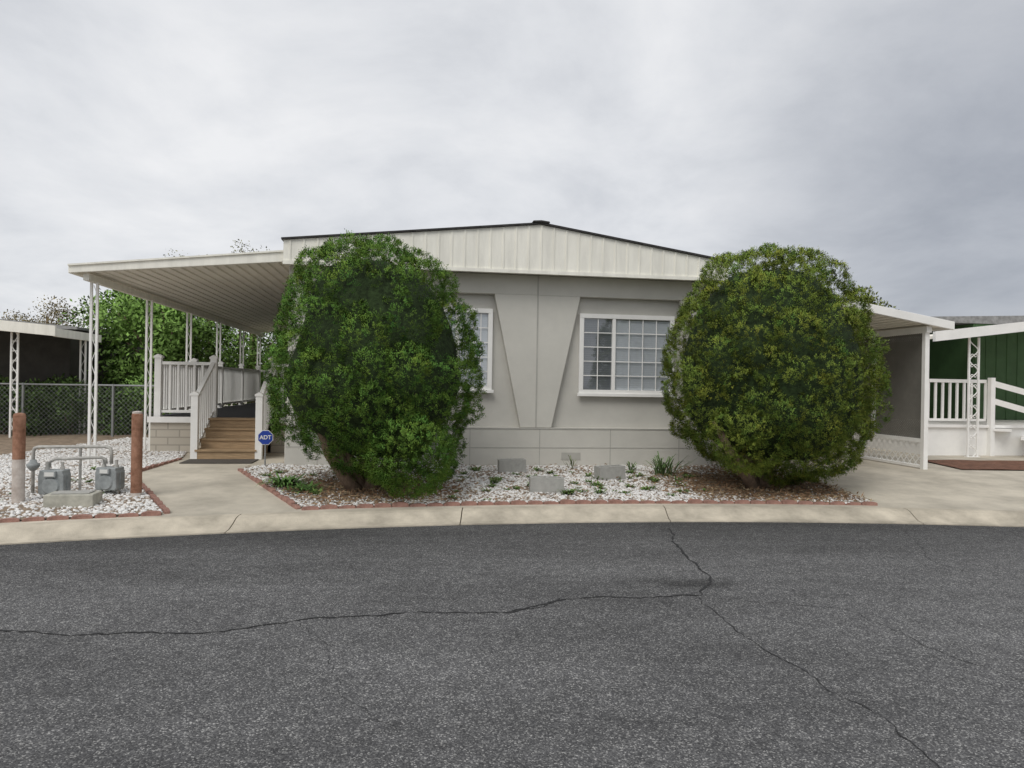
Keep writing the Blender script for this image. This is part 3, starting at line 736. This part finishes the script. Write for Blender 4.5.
b = MB(); b.prism([(-9.3, 2.76), (.5, 2.76), (.5, 2.82), (-4, 3.2), (-9.3, 2.82)], 2.31, 9.2); b.build('roof', 'greyroof', nl, -G)
nr = empty('neighbour_house', (10.3, 14.6, G), TH, 'green sided neighbouring house with white porch rails at the right edge', 'house')
b = MB(); b.prism([(-1.75, 2.66), (5, 3.5), (5, 3.56), (-1.75, 2.72)], .05, 2.95); b.build('awning_roof', 'under', nr, -G)
b = MB(); b.prism([(-1.82, 2.60), (5, 3.46), (5, 3.66), (-1.82, 2.80)], -.03, .048); b.build('fascia', 'white', nr, -G)
b = MB(); b.box(1.7, 9, 3.0, 14, .3, 3.3)
u = 1.75
while u < 9: b.box(u, u+.02, 2.990, 3.001, .85, 3.28); u += .3
b.build('wall', 'green', nr, -G)
b = MB(); b.box(-1.7, 1.69, 5.0, 5.1, G, 3.0); b.build('shade_panel', 'shadewall', nr, -G)  # dark panel standing in for the shade inside the carport opening
b = MB(); b.prism([(-.6, 3.31), (9.3, 3.31), (9.3, 3.40), (5, 3.62), (-.6, 3.40)], 2.97, 14); b.build('roof', 'greyroof', nr, -G)
b = MB(); b.box(-1.55, 6, .5, 2.96, .25, .84); b.build('porch_skirt', 'white', nr, -G)
b = MB(); b.box(-1.6, 6, .45, 2.96, .842, .90); b.build('porch_floor', 'white', nr, -G)
scroll_post('post', nr, -.75, .2, G, 2.72, -G, .22, 'white', .011); scroll_post('post', nr, -1.6, 2.5, G, 2.66, -G, .14); scroll_post('post', nr, 1.2, .2, G, 2.95, -G, .22, 'white', .011)
def nrail(p, q, n, hh=.92):
    b = MB(); p = Vector(p); q = Vector(q); up = Vector((0, 0, 1)); b.bar(p+up*hh, q+up*hh, .06, .07); b.bar(p+up*.1, q+up*.1, .05, .05)
    for i in range(n+1): c = p.lerp(q, i/n); b.box(c.x-.02, c.x+.02, c.y-.02, c.y+.02, c.z+.12, c.z+hh-.03)
    b.build('railing', 'white', nr, -G)
nrail((-1.5, .55, .9), (-.15, .55, .9), 8)
for k, zz in enumerate((.92, .55)):
    b = MB(); b.bar((-.1, .5, .9+zz-.02), (1.3, -.9, .25+zz), .04, .12); b.build('stair_rail', 'white', nr, -G)
for (x, y, z) in ((-.1, .45, .9), (1.3, -.9, .25)):
    b = MB(); b.box(x-.05, x+.05, y-.05, y+.05, G, z+1.0); b.build('newel', 'white', nr, -G)
for i in range(4):
    b = MB(); x = .02+.33*i; y=.28-.33*i; b.bar((x, y, .8-.16*i), (x+.9, y+.9, .8-.16*i), .3, .05); b.build('stair_tread', 'white', nr, -G)
# ---------------------------------------------------------------- bollards
def bollard(px, py, label, two):
    root = empty('bollard', (px, py, gz(px, py)), 0, label, 'bollard', None)
    h = 1.02; r = .062
    zs = .5 if two else .06
    b = MB(); b.lathe([(r, zs), (r, h-.03), (r*.85, h-.008), (r*.3, h)], n=20); b.build('upper_pipe', 'rust', root, smooth=False)
    b = MB(); b.lathe([(r+.001, -.1), (r+.001, zs-.001)], n=20); b.build('lower_pipe', 'chalk', root)
    if not two:
        b = MB(); b.lathe([(r*.9, h-.02), (r*.9, h+.006), (r*.3, h+.014)], n=16); b.build('cap', 'chalk', root)
bollard(-5.52, 7.98, 'rusty red pipe bollard with faded pale lower half, left of the gas meters', True)
bollard(-4.47, 8.5, 'rusty pipe bollard to the right of the gas meters, rusty down to its foot', False)
# ---------------------------------------------------------------- gas meters
def gas_meter(x, y, label, s=1.0, rz=0):
    root = empty('gas_meter', (x, y, gz(x, y)+.07), rz, label, 'gas meter')
    w, h = .15*s, .30*s
    poly = [(-w, .03), (-w*.9, 0), (w*.9, 0), (w, .03), (w, h*.80), (w*.92, h*.86), (w*.92, h), (-w*.92, h), (-w*.92, h*.86), (-w, h*.80)]
    b = MB(); b.prism(poly, -.095*s, .095*s); b.build('body', 'metergrey', root, bevel=.010)
    p2 = [(a*1.06, c*1.03-.004) for a, c in poly[:5]]+[(-w*1.06, h*.82)]
    b = MB(); b.prism(p2, -.012, .012); b.build('flange', 'metergrey', root)
    b = MB(); b.lathe([(w*.62, -.115*s), (w*.72, -.0955*s)], n=20)
    b.v = [(p[0], p[2], p[1]+h*.36) for p in b.v]; b.build('diaphragm_cover', 'metergrey', root)
    b = MB(); b.box(-.07*s, .07*s, -.130*s, -.0957*s, h*.72, h*.98); ix = b.build('index_box', 'metergrey', root, bevel=.006)
    b = MB(); b.box(-.055*s, .055*s, -.135*s, -.1305*s, h*.77, h*.94); b.build('dial', 'dial', ix)
    for sx in (-1, 1):
        b = MB(); b.lathe([(.028*s, h-.01), (.028*s, h+.03), (.018*s, h+.032), (.018*s, h+.09)], sx*w*.6, 0, 12); b.build('union', 'pipe', root)
    for sx in (-.1, .1):
        b = MB(); b.tube([(sx, 0, 0), (sx, 0, -.12)], .012, 6); b.build('support', 'pipe', root)
    return root
gas_meter(-5.28, 8.24, 'grey gas meter on the left beside the faded bollard', .93, .1)
gas_meter(-4.83, 8.58, 'grey gas meter on the right beside the fully rusty bollard', .90, -.1)
gp_ = empty('gas_pipe', (-5.3, 8.45, gz(-5.3, 8.45)), 0, 'pale grey gas pipe frame standing above the two meters', 'pipe')
b = MB(); b.tube([(-.36, -.02, -.1), (-.36, -.02, .52), (-.345, -.02, .565), (-.30, -.02, .58), (.43, .1, .585), (.485, .1, .565), (.5, .1, .52), (.5, .1, .38)], .02, 10); b.build('upper_pipe', 'pipe', gp_, smooth=True)
b = MB(); b.tube([(-.06, -.18, .36), (-.06, -.18, .42), (-.02, -.15, .455), (.22, .0, .455), (.38, .10, .455), (.42, .12, .43), (.42, .13, .38)], .018, 10); b.build('lower_pipe', 'pipe', gp_, smooth=True)
b = MB(); b.lathe([(.03, .30), (.055, .33), (.07, .355), (.07, .378), (.045, .39), (.03, .43)], -.36, -.02, 14); b.build('regulator', 'metergrey', gp_, smooth=True)
b = MB(); b.tube([(.15, .06, -.1), (.15, .06, .57)], .016, 8); b.build('riser', 'pipe', gp_)
b = MB(); b.box(-.25, .25, -.15, .15, -.05, .15); o = b.build('meter_box', 'cbox', bevel=.012); o.location = (-4.88, 7.95, gz(-4.88, 7.95)); o.rotation_euler = (0, 0, .2)
prop(o, 'low concrete meter box sitting on gravel before the gas meters', 'meter box')
b = MB(); b.box(-.19, .19, -.10, .10, .1505, .162); b.build('lid', 'cinder', o, bevel=.004)
# ---------------------------------------------------------------- cinder blocks
def cinder(x, y, rz, label, w=.42, d=.20, h=.20):
    b = MB(); t = .035
    b.box(-w/2, w/2, -d/2, -d/2+t, 0, h); b.box(-w/2, w/2, d/2-t, d/2, 0, h)
    for c in (-w/2+t/2, 0, w/2-t/2): b.box(c-t/2, c+t/2, -d/2+t, d/2-t, 0, h)
    b.box(-w/2+t, w/2-t, -d/2+t, d/2-t, .13, .16)
    o = b.build('concrete_block', 'cinder', bevel=.003); o.location = (x, y, gz(x, y)+.012); o.rotation_euler = (0, random.uniform(-.03, .03), rz)
    prop(o, label, 'concrete block')
cinder(.02, 11.05, .15, 'grey concrete block nearest the house wall, left of the three')
cinder(.48, 9.5, .05, 'grey concrete block lying nearest the street, middle of the three', .45, .21, .2)
cinder(1.48, 10.6, .35, 'grey concrete block beside the right bush, rightmost of the three')
# ---------------------------------------------------------------- yard sign
sg = empty('yard_sign', (-3.80, 11.0, gz(-3.80, 11.0)), .35, 'small blue octagonal security sign on a stake beside the steps', 'sign')
b = MB(); b.tube([(0, 0, -.1), (0, 0, .36)], .012, 6); b.build('stake', 'steel', sg)
oc = lambda r: [(r*math.cos(R(22.5+45*i)), .46+r*math.sin(R(22.5+45*i))) for i in range(8)]
b = MB(); b.prism(oc(.122), -.006, .006); b.build('border', 'white', sg)
b = MB(); b.prism(oc(.112), -.009, -.0065); b.build('plate', 'blue', sg)
cu = bpy.data.curves.new('lettering', 'FONT'); cu.body = 'ADT'; cu.size = .085; cu.align_x = 'CENTER'; cu.align_y = 'CENTER'; cu.extrude = .001; cu.offset = .002
to = bpy.data.objects.new('lettering', cu); C.objects.link(to); bpy.context.view_layer.update()
me = bpy.data.meshes.new_from_object(to.evaluated_get(bpy.context.evaluated_depsgraph_get())); bpy.data.objects.remove(to)
lo = bpy.data.objects.new('lettering', me); C.objects.link(lo); me.materials.clear(); me.materials.append(M['white']); lo.parent = sg; lo.location = (0, -.0115, .46); lo.rotation_euler = (R(90), 0, 0)
# ---------------------------------------------------------------- weeds
def weed(x, y, n, ln, up, label, group, seed, col=(.07, .14, .03), w=.018, name='weed', cat='weed'):
    rs = np.random.default_rng(seed); a = rs.uniform(0, 6.283, n); e = rs.uniform(up*.5, up*1.4, n)
    Dd = np.stack([np.cos(a), np.sin(a), e], 1); Dd = unit(Dd); L_ = rs.uniform(.5, 1, n)*ln
    side = np.stack([-np.sin(a), np.cos(a), np.zeros(n)], 1)*(w*.5)
    p0 = np.stack([rs.normal(0, ln*.12, n), rs.normal(0, ln*.12, n), np.zeros(n)], 1)
    m1 = p0+Dd*(L_*.5)[:, None]; m2 = p0+Dd*(L_*.85)[:, None]-np.array([0, 0, 1])*(L_*.10)[:, None]; tp = p0+Dd*L_[:, None]-np.array([0, 0, 1])*(L_*.25)[:, None]
    Vs = np.concatenate([np.stack([p0-side*.4, p0+side*.4, m1+side, m1-side], 1), np.stack([m1-side, m1+side, m2+side*.8, m2-side*.8], 1), np.stack([m2-side*.8, m2+side*.8, tp+side*.1, tp-side*.1], 1)])
    c = np.array(col)*rs.uniform(.6, 1.3, n)[:, None]; c = np.concatenate([c*.7, c, c*1.15])
    o = big_mesh(name, Vs, 4, np.repeat(c[:, None], 4, 1), 'tleaf'); o.location = (x, y, gz(x, y)+.015); prop(o, label, cat, group)
rr = random.Random(5)
for i in range(96):
    x = rr.uniform(-.75, 2.9) if i < 78 else rr.uniform(-3.5, -2.2)
    y = rr.uniform(cY(x)+.75, 11.2 if x > -1 else 10.4)
    if math.hypot(x-BR[0], y-BR[1]) < 1.0 or x < -2.4-(y-8.3)*.713+.2: continue
    weed(x, y, rr.randint(14, 34), rr.uniform(.06, .17), rr.uniform(.4, 1.2), 'small green weed growing through the white gravel between the bushes' if i < 78 else 'small green weed beside the slanting red edging left of the bush',
         'weeds in the gravel between the bushes' if i < 78 else 'weeds beside the slanting edging', 100+i, (.13, .21, .055), .02)
for i in range(22):
    x = rr.uniform(-6, -4.2); y = rr.uniform(cY(x)+.7, 10.5)
    if abs(x+4.88) < .4 and abs(y-7.95) < .3 or x > -3.9-(y-7.7)*.72-.2: continue
    weed(x, y, rr.randint(10, 24), rr.uniform(.06, .14), .7, 'small green weed in the gravel around the gas meters', 'weeds around the gas meters', 200+i, (.12, .19, .055), .018)
weed(2.38, 11.0, 60, .56, 1.3, 'tall strappy green tuft against the left side of the right bush', None, 301, (.15, .24, .09), .02, 'grass_tuft', 'plant')
weed(1.95, 11.35, 22, .26, 1.3, 'shorter green tuft by the wall under the right window', None, 302, (.15, .23, .08), .016, 'grass_tuft', 'plant')
weed(-2.95, 9.35, 110, .42, .55, 'low dark green spreading plant at the foot of the left bush', None, 303, (.10, .19, .05), .03, 'ground_plant', 'plant')
weed(-2.6, 9.0, 60, .3, .6, 'smaller dark green plant at the left bush beside the edging', None, 304, (.10, .19, .05), .026, 'ground_plant', 'plant')
weed(.98, 11.5, 12, .34, 2.6, 'thin upright weed against the skirting under the windows', None, 305, (.13, .18, .05), .012, 'weed', 'weed')
# ---------------------------------------------------------------- sky and light
w = bpy.data.worlds.new('World'); S.world = w; w.use_nodes = True; nt = w.node_tree; nt.nodes.clear(); L = nt.links.new
out = N(nt, 'ShaderNodeOutputWorld')
sun_dir = Vector((-.35, -.75, 1.0)).normalized()
sky = N(nt, 'ShaderNodeTexSky'); sky.sky_type = 'NISHITA'; sky.sun_disc = False
sky.sun_elevation = math.asin(sun_dir.z); sky.sun_rotation = math.atan2(sun_dir.x, sun_dir.y)
b1 = N(nt, 'ShaderNodeBackground'); b1.inputs['Strength'].default_value = .1; L(sky.outputs[0], b1.inputs[0])
tc = N(nt, 'ShaderNodeTexCoord'); sp = N(nt, 'ShaderNodeSeparateXYZ'); L(tc.outputs['Generated'], sp.inputs[0])
zc = N(nt, 'ShaderNodeMath', operation='MAXIMUM'); L(sp.outputs['Z'], zc.inputs[0]); zc.inputs[1].default_value = 0
za = N(nt, 'ShaderNodeMath', operation='ADD'); L(zc.outputs[0], za.inputs[0]); za.inputs[1].default_value = .28
cx = N(nt, 'ShaderNodeMath', operation='DIVIDE'); L(sp.outputs['X'], cx.inputs[0]); L(za.outputs[0], cx.inputs[1])
cy = N(nt, 'ShaderNodeMath', operation='DIVIDE'); L(sp.outputs['Y'], cy.inputs[0]); L(za.outputs[0], cy.inputs[1])
cb = N(nt, 'ShaderNodeCombineXYZ'); L(cx.outputs[0], cb.inputs[0]); L(cy.outputs[0], cb.inputs[1]); cb.inputs[2].default_value = 8.2
n1 = N(nt, 'ShaderNodeTexNoise', Scale=1.7, Detail=9., Roughness=.57, Distortion=.25); L(cb.outputs[0], n1.inputs['Vector'])
rp = N(nt, 'ShaderNodeValToRGB'); e = rp.color_ramp.elements; L(n1.outputs['Fac'], rp.inputs[0])
e[0].position = .33; e[0].color = (.62, .64, .68, 1); e[1].position = .65; e[1].color = (.89, .895, .91, 1)
k = e.new(.49); k.color = (.765, .78, .81, 1)
# darker, cooler bank towards the right of the view
dv = N(nt, 'ShaderNodeVectorMath', operation='DOT_PRODUCT'); L(tc.outputs['Generated'], dv.inputs[0]); dv.inputs[1].default_value = Vector((.76, .64, .14)).normalized()
mr = N(nt, 'ShaderNodeMapRange'); mr.interpolation_type = 'SMOOTHSTEP'; mr.inputs[1].default_value = .76; mr.inputs[2].default_value = 1.0; mr.inputs[3].default_value = 0; mr.inputs[4].default_value = 1
L(dv.outputs['Value'], mr.inputs[0])
tint = N(nt, 'ShaderNodeValToRGB'); tint.color_ramp.elements[0].color = (1, 1, 1, 1); tint.color_ramp.elements[1].color = (.56, .58, .62, 1); L(mr.outputs[0], tint.inputs[0])
vs_ = N(nt, 'ShaderNodeVectorMath', operation='MULTIPLY'); L(rp.outputs[0], vs_.inputs[0]); L(tint.outputs[0], vs_.inputs[1])
b2 = N(nt, 'ShaderNodeBackground'); b2.inputs['Strength'].default_value = 1.0; L(vs_.outputs[0], b2.inputs[0])
mx = N(nt, 'ShaderNodeMixShader'); mx.inputs[0].default_value = .95; L(b1.outputs[0], mx.inputs[1]); L(b2.outputs[0], mx.inputs[2]); L(mx.outputs[0], out.inputs[0])
sl = bpy.data.lights.new('sun', 'SUN'); sl.energy = 1.5; sl.angle = R(30); sl.color = (1, .97, .92)
so = bpy.data.objects.new('sun', sl); C.objects.link(so); so.rotation_euler = sun_dir.to_track_quat('Z', 'Y').to_euler(); so.location = (0, 0, 20)
# ---------------------------------------------------------------- camera
cam = bpy.data.cameras.new('camera'); co = bpy.data.objects.new('camera', cam); C.objects.link(co)
cam.sensor_width = 36; cam.lens = 25; cam.clip_end = 2000; cam.clip_start = .05
co.location = (0, 0, 1.6); co.rotation_euler = (R(90), R(-.95), 0)
S.camera = co
S.view_settings.view_transform = 'Standard'; S.view_settings.look = 'None'; S.view_settings.exposure = 0; S.view_settings.gamma = 1
